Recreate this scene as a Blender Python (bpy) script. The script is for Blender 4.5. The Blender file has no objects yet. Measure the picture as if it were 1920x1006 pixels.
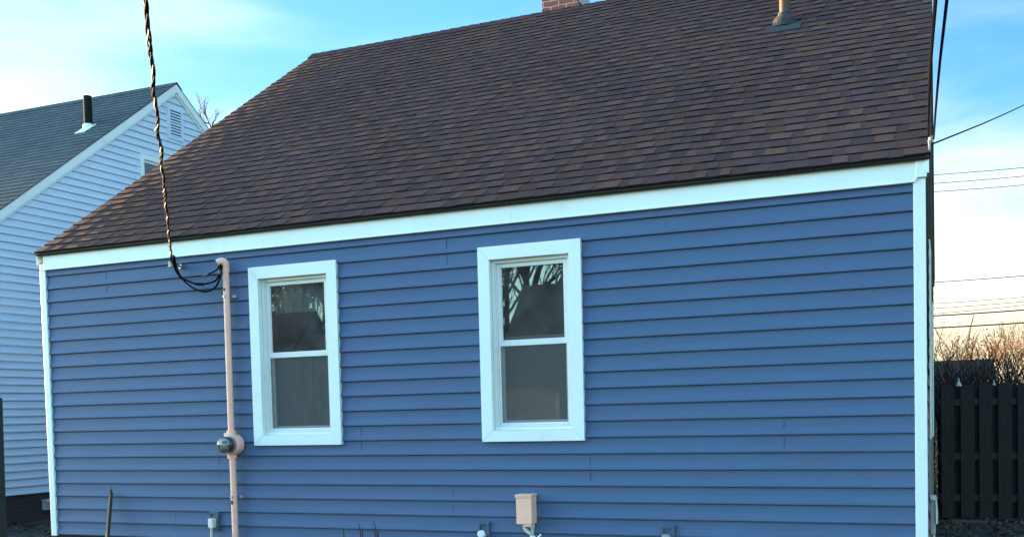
import bpy, bmesh, math, random
from mathutils import Vector, Matrix, noise
import numpy as np
S = bpy.context.scene
COL = S.collection
random.seed(7)
RND = random.Random(11)
# ------------------------------------------------------------------ camera
CP = Vector((1.2363, -7.6466, 1.62))
CR = Vector((0.92304045, 0.38389414, -0.02493235))
CU = Vector((0.00622263, 0.04990194, 0.99873474))
CF = Vector((-0.38465259, 0.9220277, -0.04367268))
FPX, PPX, PPY = 1924.0, 960.0, 853.6
cam = bpy.data.cameras.new("camera")
cam.sensor_fit = 'HORIZONTAL'; cam.sensor_width = 36.0
cam.lens = FPX / 1920.0 * 36.0
cam.shift_y = (PPY - 503.0) / 1920.0
cam.clip_start = 0.05; cam.clip_end = 3000
camo = bpy.data.objects.new("camera", cam); COL.objects.link(camo)
M = Matrix((CR, CU, -CF)).transposed().to_4x4(); M.translation = CP
camo.matrix_world = M
S.camera = camo

def ray(x, y): return CF * FPX + CR * (x - PPX) - CU * (y - PPY)
def at(x, y, Y):                     # point seen at a photo pixel, at the depth Y
    d = ray(x, y); t = (Y - CP.y) / d.y
    return CP + d * t

# ------------------------------------------------------------------ light
SUN_EL = math.radians(6.0); SUN_AZ = math.radians(-80.5)      # azimuth clockwise from +Y: from the left, a little behind the house
SKY_TINT = (1.38, 1.72, 1.88); SKY_FRONT = (.17, .30, .46)
w = bpy.data.worlds.new("World"); S.world = w; w.use_nodes = True
nt = w.node_tree; nt.nodes.clear()
def N(t, tree=None, **k):
    n = (tree or nt).nodes.new(t)
    for a, b in k.items(): setattr(n, a, b)
    return n
out = N('ShaderNodeOutputWorld'); bg = N('ShaderNodeBackground')
sky = N('ShaderNodeTexSky', sky_type='NISHITA', sun_disc=False, sun_elevation=SUN_EL, sun_rotation=SUN_AZ)
sky.air_density = 1.0; sky.dust_density = 1.2; sky.ozone_density = 1.0
def mth(op, a, b=None, clamp=False):
    n = N('ShaderNodeMath', operation=op); n.use_clamp = clamp
    for i, v in enumerate((a, b)):
        if v is None: continue
        if isinstance(v, (int, float)): n.inputs[i].default_value = v
        else: nt.links.new(v, n.inputs[i])
    return n.outputs[0]
def mrange(v, a, b, c=0.0, d=1.0):
    n = N('ShaderNodeMapRange', interpolation_type='SMOOTHSTEP'); nt.links.new(v, n.inputs[0])
    for i, x in enumerate((a, b, c, d)): n.inputs[i + 1].default_value = x
    return n.outputs[0]
def mixc(f, a, b, bt='MIX'):
    n = N('ShaderNodeMixRGB', blend_type=bt)
    for i, v in enumerate((f, a, b)):
        if isinstance(v, tuple): n.inputs[i].default_value = (*v, 1)
        elif isinstance(v, (int, float)): n.inputs[i].default_value = v
        else: nt.links.new(v, n.inputs[i])
    return n.outputs[0]
tc = N('ShaderNodeTexCoord'); sx = N('ShaderNodeSeparateXYZ'); nt.links.new(tc.outputs['Generated'], sx.inputs[0])
DX, DY, DZ = sx.outputs
tinted = mixc(1.0, sky.outputs[0], SKY_TINT, 'MULTIPLY')
tinted = mixc(1.0, tinted, mixc(mrange(DY, -.35, .35), (1.0, 1.0, 1.0), SKY_FRONT), 'MULTIPLY')
tinted = mixc(mrange(DY, -.1, .35), tinted, mixc(1.0, tinted, mixc(mrange(DX, -.9, -.2), (.80, .62, .66), (1.0, 1.0, 1.0)), 'MULTIPLY'))
tinted = mixc(mrange(DY, .0, .35, 1.0, .35), tinted, mixc(mrange(DX, -.7, .7), (1.08, 1.27, 1.40), (.60, .59, .58)), 'MULTIPLY')
mp = N('ShaderNodeMapping'); mp.inputs['Scale'].default_value = (1.2, 1.2, 5.0); mp.inputs['Rotation'].default_value = (0.25, 0.1, 0.4)
nt.links.new(tc.outputs['Generated'], mp.inputs[0])
nz = N('ShaderNodeTexNoise'); nz.inputs['Scale'].default_value = 2.3; nz.inputs['Detail'].default_value = 7; nz.inputs['Roughness'].default_value = .52; nz.inputs['Distortion'].default_value = .4
nt.links.new(mp.outputs[0], nz.inputs['Vector'])
hh = mth('ADD', mth('ADD', DZ, mth('MULTIPLY', mth('SUBTRACT', nz.outputs[0], .5), -.40)), mth('MULTIPLY', DX, .135))
band = mth('MULTIPLY', mrange(hh, .08, .33, 1.0, 0.0), mrange(DY, -.05, .30))
wisp = mth('MULTIPLY', mth('MULTIPLY', mrange(nz.outputs[0], .48, .72), mrange(DX, -.75, -.35, .6, .18)), mrange(DY, -.05, .30))
veil = mth('MAXIMUM', band, wisp)
whitec = mixc(mrange(DZ, .03, .17), mixc(mrange(DX, -.55, -.1), (1.35, 1.75, 1.95), (1.62, 1.46, .98)), mixc(mrange(DX, -.55, -.1), (1.45, 1.85, 2.0), (1.9, 1.98, 2.0)))
fin = mixc(veil, tinted, whitec)
nt.links.new(fin, bg.inputs[0]); bg.inputs[1].default_value = 0.12
nt.links.new(bg.outputs[0], out.inputs[0])
sd = bpy.data.lights.new("sun", 'SUN'); sd.energy = 5.0; sd.angle = math.radians(.6); sd.color = (1.0, .62, .27)
so = bpy.data.objects.new("sun", sd); COL.objects.link(so)
sdir = Vector((math.sin(SUN_AZ) * math.cos(SUN_EL), math.cos(SUN_AZ) * math.cos(SUN_EL), math.sin(SUN_EL)))
so.rotation_euler = sdir.to_track_quat('Z', 'Y').to_euler(); so.location = (-30, 5, 20)
S.view_settings.view_transform = 'Standard'; S.view_settings.look = 'None'
S.view_settings.exposure = 2.7; S.view_settings.gamma = 1.0

# ------------------------------------------------------------------ materials
def mat(name, col, rough=.6, var=.12, vscale=6.0, bump=0.0, bscale=40.0, stretch=(1, 1, 1), metal=0.0, spec=.5, attr=None, dark=None, dscale=1.5, dlo=.55, dhi=.8):
    m = bpy.data.materials.new(name); m.use_nodes = True
    t = m.node_tree; b = t.nodes['Principled BSDF']
    b.inputs['Roughness'].default_value = rough; b.inputs['Metallic'].default_value = metal
    b.inputs['Specular IOR Level'].default_value = spec
    co = N('ShaderNodeTexCoord', t); mpp = N('ShaderNodeMapping', t); mpp.inputs['Scale'].default_value = stretch
    t.links.new(co.outputs['Object'], mpp.inputs[0])
    n1 = N('ShaderNodeTexNoise', t); n1.inputs['Scale'].default_value = vscale; n1.inputs['Detail'].default_value = 5; n1.inputs['Roughness'].default_value = .6
    t.links.new(mpp.outputs[0], n1.inputs['Vector'])
    mr = N('ShaderNodeMapRange', t); mr.inputs[1].default_value = .25; mr.inputs[2].default_value = .75; mr.inputs[3].default_value = 1 - var; mr.inputs[4].default_value = 1 + var
    t.links.new(n1.outputs[0], mr.inputs[0])
    mx = N('ShaderNodeMixRGB', t, blend_type='MULTIPLY'); mx.inputs[0].default_value = 1
    if attr:
        a = N('ShaderNodeAttribute', t); a.attribute_name = attr; t.links.new(a.outputs['Color'], mx.inputs[1])
    else: mx.inputs[1].default_value = (*col, 1)
    t.links.new(mr.outputs[0], mx.inputs[2])
    last = mx.outputs[0]
    if dark:
        n3 = N('ShaderNodeTexNoise', t); n3.inputs['Scale'].default_value = dscale; n3.inputs['Detail'].default_value = 7; n3.inputs['Roughness'].default_value = .65
        t.links.new(mpp.outputs[0], n3.inputs['Vector'])
        m3 = N('ShaderNodeMapRange', t); m3.inputs[1].default_value = dlo; m3.inputs[2].default_value = dhi
        t.links.new(n3.outputs[0], m3.inputs[0])
        x3 = N('ShaderNodeMixRGB', t); x3.inputs[2].default_value = (*dark, 1)
        t.links.new(m3.outputs[0], x3.inputs[0]); t.links.new(last, x3.inputs[1]); last = x3.outputs[0]
    t.links.new(last, b.inputs['Base Color'])
    if bump:
        n2 = N('ShaderNodeTexNoise', t); n2.inputs['Scale'].default_value = bscale; n2.inputs['Detail'].default_value = 4
        t.links.new(mpp.outputs[0], n2.inputs['Vector'])
        bp = N('ShaderNodeBump', t); bp.inputs['Strength'].default_value = bump; bp.inputs['Distance'].default_value = .01
        t.links.new(n2.outputs[0], bp.inputs['Height']); t.links.new(bp.outputs[0], b.inputs['Normal'])
    return m

M_SIDE = mat('blue_vinyl', (.073, .124, .240), .46, .07, 1.4, .05, 30, (1, 1, 8), dark=(.078, .120, .205), dscale=.9, dlo=.5, dhi=.75, spec=.16)
M_SIDEJ = mat('blue_block', (.05, .095, .165), .5, .05)
M_WHITE = mat('white_aluminium', (.74, .86, .86), .38, .03, 3, .25, 3.5, dark=(.60, .64, .66), dscale=2.2, dlo=.58, dhi=.8)
M_VINYLW = mat('white_vinyl', (.72, .77, .78), .35, .04, 9, dark=(.45, .48, .5), dscale=9, dlo=.6, dhi=.75)
M_SHING = mat('shingle', (1, 1, 1), .95, .30, 160, .5, 220, attr='col', spec=.12)
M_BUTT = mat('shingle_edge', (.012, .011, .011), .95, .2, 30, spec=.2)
M_DRIP = mat('brown_metal', (.018, .014, .012), .5, .1)
M_TAUPE = mat('taupe_siding', (.14, .12, .105), .7, .15, 4)  # grey-brown tone of the right gable and the back rake boards
M_FOUND = mat('dark_foundation', (.045, .035, .032), .9, .3, 12, .4, 30)
M_NSIDE = mat('pale_vinyl', (.56, .70, .84), .45, .06, 2, .04, 25, (1, 1, 8))
M_NROOF = mat('slate_shingle', (.055, .075, .085), .95, .22, 60, .4, 120, attr='col', spec=.25)
M_TAN = mat('tan_paint', (.92, .52, .43), .5, .08, 14, .05, 40, dark=(.50, .19, .12), dscale=5, dlo=.6, dhi=.75)
M_TANB = mat('beige_steel', (.90, .53, .42), .5, .06, 14, .05, 60, dark=(.66, .36, .26), dscale=6, dlo=.58, dhi=.75)
M_GALV = mat('galvanised', (.34, .36, .37), .45, .15, 20, metal=.6)
M_GREYP = mat('grey_paint', (.36, .40, .42), .45, .1, 12)
M_LEAD = mat('vent_flashing', (.034, .036, .044), .85, .2, 14, .1, 30)
M_PIPE = mat('vent_pipe_iron', (.075, .042, .03), .7, .2, 12, .1, 30)
M_BLACK = mat('black_rubber', (.004, .005, .007), .75, .1, 20, spec=.05)
M_ALU = mat('bare_aluminium', (.065, .095, .14), .6, .35, 30)
M_FENCE = mat('stained_fence', (.0135, .0105, .0125), .85, .65, 7, .4, 30, (6, 6, .7))
M_FENCE2 = mat('stained_rail', (.022, .019, .019), .8, .3, 7, .3, 30, (.7, 6, 6))
M_BARK = mat('bark', (.11, .075, .05), .9, .3, 4)
M_TWIG = mat('twig', (.11, .062, .036), .9, .25, 3)
M_DTWIG = mat('dark_twig', (.028, .022, .018), .9, .3, 5)
M_LEAFO = mat('dry_leaf', (.26, .12, .05), .8, .35, 3)
M_LEAFT = mat('sun_patch_leaf', (.32, .25, .11), .8, .3, 6)  # yellow of sunlight put into the leaf colour
M_SOIL = mat('soil', (.035, .030, .024), .95, .45, 5, .9, 14, dark=(.06, .062, .035), dscale=1.2)
M_LITTER = mat('leaf_litter', (.07, .055, .04), .9, .5, 9)
M_TIMBER = mat('timber', (.06, .055, .042), .85, .3, 6, .3, 30)
M_ROOM = mat('room', (.22, .21, .2), .9, .1)
M_CURT = mat('sheer_curtain', (.74, .78, .80), .9, .5, 5, 0, 40, (5, 5, .4))
M_BLIND = mat('blind_slat', (.78, .72, .72), .6, .05, 5)
M_CARD = mat('white_card', (.7, .72, .7), .6, .1)
M_DIAL = mat('dial_plate', (.40, .47, .43), .4, .08, 20)
M_VENTB = mat('black_vent', (.012, .012, .014), .85, .2, 12, spec=.15)
M_DARKM = mat('dark_metal', (.03, .035, .035), .5, .2, 12)
M_STAKE = mat('green_steel', (.008, .010, .010), .55, .25, 12)
M_BRASS = mat('tap_metal', (.55, .55, .54), .3, .1, 20, metal=.5)
M_PVC = mat('grey_pvc', (.52, .50, .46), .5, .1, 15)
M_FARW = mat('far_wall', (.30, .32, .34), .7, .1, 2)
M_FARR = mat('far_roof', (.026, .022, .022), .95, .25, 8, spec=.05)
M_MIRR = mat('slate_roof', (.032, .042, .052), .95, .2, 5, spec=.05)
M_DOOR = mat('painted_door', (.20, .06, .05), .5, .1)

def brickmat(name, c1, c2, mortar, sc, ms=.02):
    m = bpy.data.materials.new(name); m.use_nodes = True; t = m.node_tree; b = t.nodes['Principled BSDF']; b.inputs['Roughness'].default_value = .9
    co = N('ShaderNodeTexCoord', t); sp = N('ShaderNodeSeparateXYZ', t); t.links.new(co.outputs['Object'], sp.inputs[0])
    ad = N('ShaderNodeMath', t, operation='ADD'); t.links.new(sp.outputs[0], ad.inputs[0]); t.links.new(sp.outputs[1], ad.inputs[1])
    cb = N('ShaderNodeCombineXYZ', t); t.links.new(ad.outputs[0], cb.inputs[0]); t.links.new(sp.outputs[2], cb.inputs[1])
    nn = N('ShaderNodeTexNoise', t); nn.inputs['Scale'].default_value = 9; t.links.new(co.outputs['Object'], nn.inputs['Vector'])
    vm = N('ShaderNodeVectorMath', t, operation='MULTIPLY_ADD'); vm.inputs[1].default_value = (.02, .02, .02); t.links.new(nn.outputs['Color'], vm.inputs[0]); t.links.new(cb.outputs[0], vm.inputs[2])
    br = N('ShaderNodeTexBrick', t); br.inputs['Scale'].default_value = 1; br.inputs['Brick Width'].default_value = sc[0]; br.inputs['Row Height'].default_value = sc[1]; br.inputs['Mortar Size'].default_value = ms * sc[1] / .08 * .5
    br.inputs['Mortar Smooth'].default_value = .2; br.inputs['Bias'].default_value = 0
    br.inputs['Color1'].default_value = (*c1, 1); br.inputs['Color2'].default_value = (*c2, 1); br.inputs['Mortar'].default_value = (*mortar, 1)
    t.links.new(vm.outputs[0], br.inputs['Vector'])
    n2 = N('ShaderNodeTexNoise', t); n2.inputs['Scale'].default_value = 30; n2.inputs['Detail'].default_value = 5; t.links.new(co.outputs['Object'], n2.inputs['Vector'])
    mr = N('ShaderNodeMapRange', t); mr.inputs[3].default_value = .6; mr.inputs[4].default_value = 1.4; t.links.new(n2.outputs[0], mr.inputs[0])
    mx = N('ShaderNodeMixRGB', t, blend_type='MULTIPLY'); mx.inputs[0].default_value = 1; t.links.new(br.outputs[0], mx.inputs[1]); t.links.new(mr.outputs[0], mx.inputs[2])
    t.links.new(mx.outputs[0], b.inputs['Base Color'])
    bp = N('ShaderNodeBump', t); bp.inputs['Strength'].default_value = .7; bp.inputs['Distance'].default_value = .01; bp.invert = True
    t.links.new(br.outputs['Fac'], bp.inputs['Height']); t.links.new(bp.outputs[0], b.inputs['Normal'])
    return m
M_BRICK = brickmat('chimney_brick', (.33, .085, .065), (.20, .07, .06), (.55, .36, .31), (.21, .074), .013)
M_NBRICK = brickmat('dark_brick', (.045, .033, .032), (.03, .026, .028), (.055, .052, .055), (.22, .075), .012)
M_WBRICK = brickmat('foundation_brick', (.045, .033, .032), (.03, .026, .028), (.05, .048, .05), (.22, .075), .012)

def glass(name, refl):
    m = bpy.data.materials.new(name); m.use_nodes = True; t = m.node_tree; t.nodes.clear()
    o = N('ShaderNodeOutputMaterial', t); tr = N('ShaderNodeBsdfTransparent', t); tr.inputs[0].default_value = (.72, .78, .78, 1)
    gl = N('ShaderNodeBsdfGlossy', t); gl.inputs['Roughness'].default_value = .012; gl.inputs[0].default_value = (.9, .95, .95, 1)
    fr = N('ShaderNodeFresnel', t); fr.inputs[0].default_value = 1.5
    ad = N('ShaderNodeMath', t, operation='ADD'); ad.inputs[1].default_value = refl; ad.use_clamp = True
    nn = N('ShaderNodeTexNoise', t); nn.inputs['Scale'].default_value = 1.6; co = N('ShaderNodeTexCoord', t); t.links.new(co.outputs['Object'], nn.inputs['Vector'])
    bp = N('ShaderNodeBump', t); bp.inputs['Strength'].default_value = .025; bp.inputs['Distance'].default_value = .02; t.links.new(nn.outputs[0], bp.inputs['Height']); t.links.new(bp.outputs[0], gl.inputs['Normal'])
    mx = N('ShaderNodeMixShader', t); t.links.new(fr.outputs[0], ad.inputs[0]); t.links.new(ad.outputs[0], mx.inputs[0]); t.links.new(tr.outputs[0], mx.inputs[1]); t.links.new(gl.outputs[0], mx.inputs[2])
    df = N('ShaderNodeBsdfDiffuse', t); df.inputs[0].default_value = (.42, .42, .42, 1); m2 = N('ShaderNodeMixShader', t)
    dn = N('ShaderNodeTexNoise', t); dn.inputs['Scale'].default_value = 5; dn.inputs['Detail'].default_value = 6; t.links.new(co.outputs['Object'], dn.inputs['Vector'])
    dm = N('ShaderNodeMapRange', t); dm.inputs[1].default_value = .3; dm.inputs[2].default_value = .75; dm.inputs[3].default_value = .03; dm.inputs[4].default_value = .13; t.links.new(dn.outputs[0], dm.inputs[0])
    t.links.new(dm.outputs[0], m2.inputs[0]); t.links.new(mx.outputs[0], m2.inputs[1]); t.links.new(df.outputs[0], m2.inputs[2]); t.links.new(m2.outputs[0], o.inputs[0])
    return m
M_GLASS = glass('window_glass', .075)
M_DOME = glass('meter_glass', .02)
def screenmat():
    m = bpy.data.materials.new('insect_mesh'); m.use_nodes = True; t = m.node_tree; t.nodes.clear()
    o = N('ShaderNodeOutputMaterial', t); tr = N('ShaderNodeBsdfTransparent', t); df = N('ShaderNodeBsdfDiffuse', t); df.inputs[0].default_value = (.15, .145, .15, 1)
    mx = N('ShaderNodeMixShader', t); mx.inputs[0].default_value = .30; t.links.new(tr.outputs[0], mx.inputs[1]); t.links.new(df.outputs[0], mx.inputs[2]); t.links.new(mx.outputs[0], o.inputs[0])
    return m
M_SCREEN = screenmat()

# ------------------------------------------------------------------ mesh helpers
class MB:
    def __init__(s): s.v = []; s.f = []; s.mi = []; s.c = []
    def quad(s, pts, mi=0, col=None):
        b = len(s.v); s.v += [tuple(p) for p in pts]; s.f.append(tuple(range(b, b + len(pts)))); s.mi.append(mi); s.c.append(col)
    def box(s, x0, x1, y0, y1, z0, z1, mi=0, col=None, M=None):
        p = [(x0, y0, z0), (x1, y0, z0), (x1, y1, z0), (x0, y1, z0), (x0, y0, z1), (x1, y0, z1), (x1, y1, z1), (x0, y1, z1)]
        if M: p = [tuple(M @ Vector(q)) for q in p]
        b = len(s.v); s.v += p
        for f in ((0, 3, 2, 1), (4, 5, 6, 7), (0, 1, 5, 4), (1, 2, 6, 5), (2, 3, 7, 6), (3, 0, 4, 7)):
            s.f.append(tuple(b + i for i in f)); s.mi.append(mi); s.c.append(col)
    def prism(s, poly, y0, y1, mi=0, M=None):          # poly in (x,z), extruded along y
        n = len(poly); p = [(x, y0, z) for x, z in poly] + [(x, y1, z) for x, z in poly]
        if M: p = [tuple(M @ Vector(q)) for q in p]
        b = len(s.v); s.v += p
        fs = [tuple(b + i for i in range(n)), tuple(b + n + i for i in reversed(range(n)))] + [(b + i, b + n + i, b + n + (i + 1) % n, b + (i + 1) % n) for i in range(n)]
        for f in fs: s.f.append(f); s.mi.append(mi); s.c.append(None)
    def tube(s, pts, r, n=8, mi=0, cap=True):
        pts = [Vector(p) for p in pts]; rs = r if isinstance(r, (list, tuple)) else [r] * len(pts)
        t0 = (pts[1] - pts[0]).normalized(); a = t0.orthogonal().normalized(); rings = []
        for i, p in enumerate(pts):
            t = (pts[min(i + 1, len(pts) - 1)] - pts[max(i - 1, 0)]).normalized()
            a = (a - t * a.dot(t)); a = a.normalized() if a.length > 1e-6 else t.orthogonal().normalized()
            bb = t.cross(a); b = len(s.v)
            for k in range(n):
                q = 2 * math.pi * k / n; s.v.append(tuple(p + (a * math.cos(q) + bb * math.sin(q)) * rs[i]))
            rings.append(b)
        for i in range(len(rings) - 1):
            for k in range(n):
                s.f.append((rings[i] + k, rings[i] + (k + 1) % n, rings[i + 1] + (k + 1) % n, rings[i + 1] + k)); s.mi.append(mi); s.c.append(None)
        if cap:
            s.f.append(tuple(rings[0] + k for k in reversed(range(n)))); s.mi.append(mi); s.c.append(None)
            s.f.append(tuple(rings[-1] + k for k in range(n))); s.mi.append(mi); s.c.append(None)
    def lathe(s, prof, org, axis, n=24, mi=0):           # prof: (radius, height along axis)
        axis = Vector(axis).normalized(); a = axis.orthogonal().normalized(); bb = axis.cross(a); org = Vector(org); rings = []
        for r, h in prof:
            b = len(s.v); rings.append(b)
            for k in range(n):
                q = 2 * math.pi * k / n; s.v.append(tuple(org + axis * h + (a * math.cos(q) + bb * math.sin(q)) * r))
        for i in range(len(rings) - 1):
            for k in range(n):
                s.f.append((rings[i] + k, rings[i] + (k + 1) % n, rings[i + 1] + (k + 1) % n, rings[i + 1] + k)); s.mi.append(mi); s.c.append(None)
        s.f.append(tuple(rings[0] + k for k in reversed(range(n)))); s.mi.append(mi); s.c.append(None)
        s.f.append(tuple(rings[-1] + k for k in range(n))); s.mi.append(mi); s.c.append(None)
    def build(s, name, mats, parent=None, bevel=0, smooth=False, loc=None):
        me = bpy.data.meshes.new(name)
        me.from_pydata(s.v, [], s.f)
        ms = mats if isinstance(mats, (list, tuple)) else [mats]
        for m in ms: me.materials.append(m)
        me.polygons.foreach_set('material_index', s.mi)
        if any(c is not None for c in s.c):
            at_ = me.color_attributes.new('col', 'FLOAT_COLOR', 'CORNER')
            arr = []
            for poly, c in zip(s.f, s.c): arr += list((*(c or (.05, .05, .05)), 1.0)) * len(poly)
            at_.data.foreach_set('color', arr)
        if smooth: me.polygons.foreach_set('use_smooth', [True] * len(me.polygons))
        me.update()
        if smooth: me.set_sharp_from_angle(angle=math.radians(40))
        o = bpy.data.objects.new(name, me); COL.objects.link(o)
        if parent: o.parent = parent
        if bevel:
            md = o.modifiers.new('bevel', 'BEVEL'); md.width = bevel; md.segments = 2; md.limit_method = 'ANGLE'
        return o

def tag(o, label=None, cat=None, group=None, kind=None):
    if label: o['label'] = label
    if cat: o['category'] = cat
    if group: o['group'] = group
    if kind: o['kind'] = kind
    return o
def thing(name, label, cat, loc=(0, 0, 0), rz=0, group=None):
    o = bpy.data.objects.new(name, None); COL.objects.link(o); o.empty_display_size = .3
    o.location = loc; o.rotation_euler = (0, 0, rz); return tag(o, label, cat, group)
def localised(o, root):              # geometry written in world coordinates under a root Empty that is not at the origin
    o.matrix_parent_inverse = Matrix.Translation(-Vector(root.location)); return o
def bez(pts, n=24):                  # smooth curve through points (Catmull-Rom)
    P = [Vector(p) for p in pts]; P = [P[0] * 2 - P[1]] + P + [P[-1] * 2 - P[-2]]; o = []
    m = len(P) - 3
    for i in range(m):
        a, b, c, d = P[i:i + 4]
        for k in range(n // m + 1):
            t = k / (n // m + 1)
            o.append(.5 * (2 * b + (c - a) * t + (2 * a - 5 * b + 4 * c - d) * t * t + (3 * b - a - 3 * c + d) * t ** 3))
    o.append(P[-2]); return o

ROW = .127
def siding(mb, x0, x1, ztop, rows, seams=(), hole=(), clip=None, wav=.0020, step=.3, seed=0):
    """lapped courses facing -Y; course i hangs from ztop-i*ROW; clip(z)->(xa,xb) trims to a gable"""
    rg = random.Random(seed)
    prof = [(0, .005), (.06, .004), (.075, .0), (.3, -.0015), (.55, -.005), (.8, -.0125), (.94, -.0178), (1.0, -.0172)]
    for i in range(rows):
        zt = ztop - i * ROW; zb = zt - ROW
        xa, xb = x0, x1
        if clip:
            xa, xb = max(x0, clip(zb)[0]), min(x1, clip(zb)[1])
        if xb - xa < .01: continue
        zs = sorted(set([0.0] + [p[0] for p in prof] + [min(1, max(0, (zt - h) / ROW)) for hh in hole for h in hh[2:4] if zb < h < zt]))
        def py(t):
            for (a, ya), (b, yb) in zip(prof, prof[1:]):
                if a <= t <= b: return ya + (yb - ya) * (t - a) / (b - a)
            return -.0172
        sm = [sx for sx, k0, k1 in seams if k0 <= i < k1 and xa < sx < xb]
        xs = sorted(set([xa, xb] + sm + [h for hh in hole for h in hh[:2] if xa < h < xb] + [xa + (xb - xa) * k / max(1, int((xb - xa) / step)) for k in range(1, max(1, int((xb - xa) / step)))]))
        def wv(x, t): return wav * (noise.noise(Vector((x * .9, zt * 3.1 + seed, 0))) * (.4 + t) + .8 * noise.noise(Vector((x * 3.3, zt * 1.7, 5))))
        for xl, xr in zip(xs, xs[1:]):
            if xr - xl < 1e-5: continue
            xm = (xl + xr) / 2
            off = -.0004 * (sum(1 for q in sm if xm > q) % 2)
            for ta, tb in zip(zs, zs[1:]):
                if tb - ta < 1e-5: continue
                zm = zt - ROW * (ta + tb) / 2
                if any(h[0] < xm < h[1] and h[2] < zm < h[3] for h in hole): continue
                P = [(xl, tb), (xr, tb), (xr, ta), (xl, ta)]
                q = []
                for x, t in P:
                    z = zt - ROW * t
                    if clip:
                        ca, cb = clip(z); x = min(max(x, ca), cb) if ca < cb else (ca + cb) / 2
                    q.append((x, py(t) + off + wv(x, t), z))
                mb.quad(q)
            if not any(h[0] < xm < h[1] and h[2] < zb < h[3] for h in hole):      # the butt: underside returning to the wall
                mb.quad([(xl, .005, zb + .001), (xr, .005, zb + .001), (xr, -.0172 + off + wv(xr, 1), zb), (xl, -.0172 + off + wv(xl, 1), zb)])
        for q in sm:
            mb.quad([(q, .0, zt), (q, -.0002, zt), (q, -.0150, zb), (q, .0, zb)])

# ------------------------------------------------------------------ ground
gm = MB(); G = 30
ys = [-400, -60, -20, -10, -5, 0, 5, 10, 20, 60, 400]
for a, b in zip(ys, ys[1:]):
    for c, d in zip(ys, ys[1:]): gm.quad([(a, c, 0), (b, c, 0), (b, d, 0), (a, d, 0)])
tag(gm.build('ground', M_SOIL), kind='structure')

# ------------------------------------------------------------------ the blue house
XL, XR = -6.93, 1.16          # outer faces of the corner boards
SL, SR = -6.861, 1.076        # siding between them
RZ, RY = 6.72, 4.98           # ridge
EY, EZ = -.075, 3.278         # eave edge of the shingles
PITCH = (RZ - EZ) / (RY - EY)
DEPTH = 9.72
house = thing('house', 'blue vinyl sided house with brown shingle roof, white trim and brick chimney', 'house', (-2.9, 4.9, 0))
def hb(mb, name, mats, **k): return localised(mb.build(name, mats, house, **k), house)
W1 = (-4.443, -3.533, 1.366, 2.949); W2 = (-2.198, -1.323, 1.375, 2.940)
holes = [(W1[0] + .05, W1[1] - .05, W1[2] + .05, W1[3] - .05), (W2[0] + .05, W2[1] - .05, W2[2] + .05, W2[3] - .05)]
sd_ = MB()
seams = [(-6.109, 1, 3), (-2.488, 1, 3), (-3.351, 13, 15), (-1.291, 15, 17), (-2.491, 17, 19), (-5.391, 19, 21), (-4.863, 15, 17), (.193, 13, 15), (-.62, 19, 21)]
siding(sd_, SL - .01, SR + .01, 3.05 + ROW, 21, seams, holes, seed=3)
hb(sd_, 'siding', M_SIDE)
m = MB()                                                     # right and left gable walls, back wall
def gable_clip(z):
    yf = 0.02 if z < EZ else RY - (RZ - .05 - z) / PITCH
    yb = DEPTH - .02 if z < EZ else RY + (RZ - .05 - z) / PITCH
    return (max(.02, yf), min(DEPTH - .02, yb))
for nm, X, sgn, mt in (('gable_wall', 1.15, 1, M_TAUPE), ('gable_wall', -6.92, -1, M_SIDE)):
    m = MB(); siding(m, .02, DEPTH - .02, 6.68, 49, clip=gable_clip, step=2, wav=0)
    if sgn > 0: m.v = [(X - y, x, z) for x, y, z in m.v]
    else: m.v = [(X + y, x, z) for x, y, z in m.v]
    hb(m, nm, mt)
m = MB(); m.box(XL + .02, XR - .02, DEPTH - .12, DEPTH, .5, 3.3); hb(m, 'back_wall', M_SIDE)
m = MB(); m.box(XL + .03, XR - .03, .03, DEPTH - .15, 0, .505); hb(m, 'foundation', M_WBRICK)
m = MB(); m.box(XL + .1, XR - .1, 3.2, 3.28, .51, 3.3); m.box(XL + .1, XR - .1, .06, 3.2, 3.06, 3.10); hb(m, 'partition', M_ROOM)
# corner boards
for x0, x1 in ((XL, SL), (1.080, XR)):
    m = MB()
    if x0 < 0:
        m.box(x0, x1, -.026, .0, .495, 3.105); m.box(x0, x0 + .022, -.022, .09, .497, 3.17)
    else:
        m.box(x0, x1, -.026, .0, .40, 3.135); m.box(x1 - .012, x1 - .001, .0, .10, .40, 3.28)
    hb(m, 'corner_board', M_WHITE, bevel=.004)
# frieze under the eave
m = MB()
fx = [XL + .055, -5.0, -1.92, 1.10]
for i, (a, b) in enumerate(zip(fx, fx[1:])):
    m.box(a, b + (0 if i == 2 else .02), -.034 - .0015 * (i % 2), .0, 3.108, 3.255)
m.box(XL + .06, 1.094, -.040, -.0342, 3.108, 3.122)
hb(m, 'frieze_board', M_WHITE, bevel=.003)
m = MB(); m.box(1.102, 1.168, -.044, .0, 3.137, 3.290); m.box(1.094, 1.108, -.041, -.03, 3.125, 3.262); hb(m, 'frieze_return', M_WHITE, bevel=.003)
m = MB(); m.box(XL + .02, 1.165, -.062, .02, 3.256, 3.284); hb(m, 'drip_edge', M_DRIP)
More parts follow.
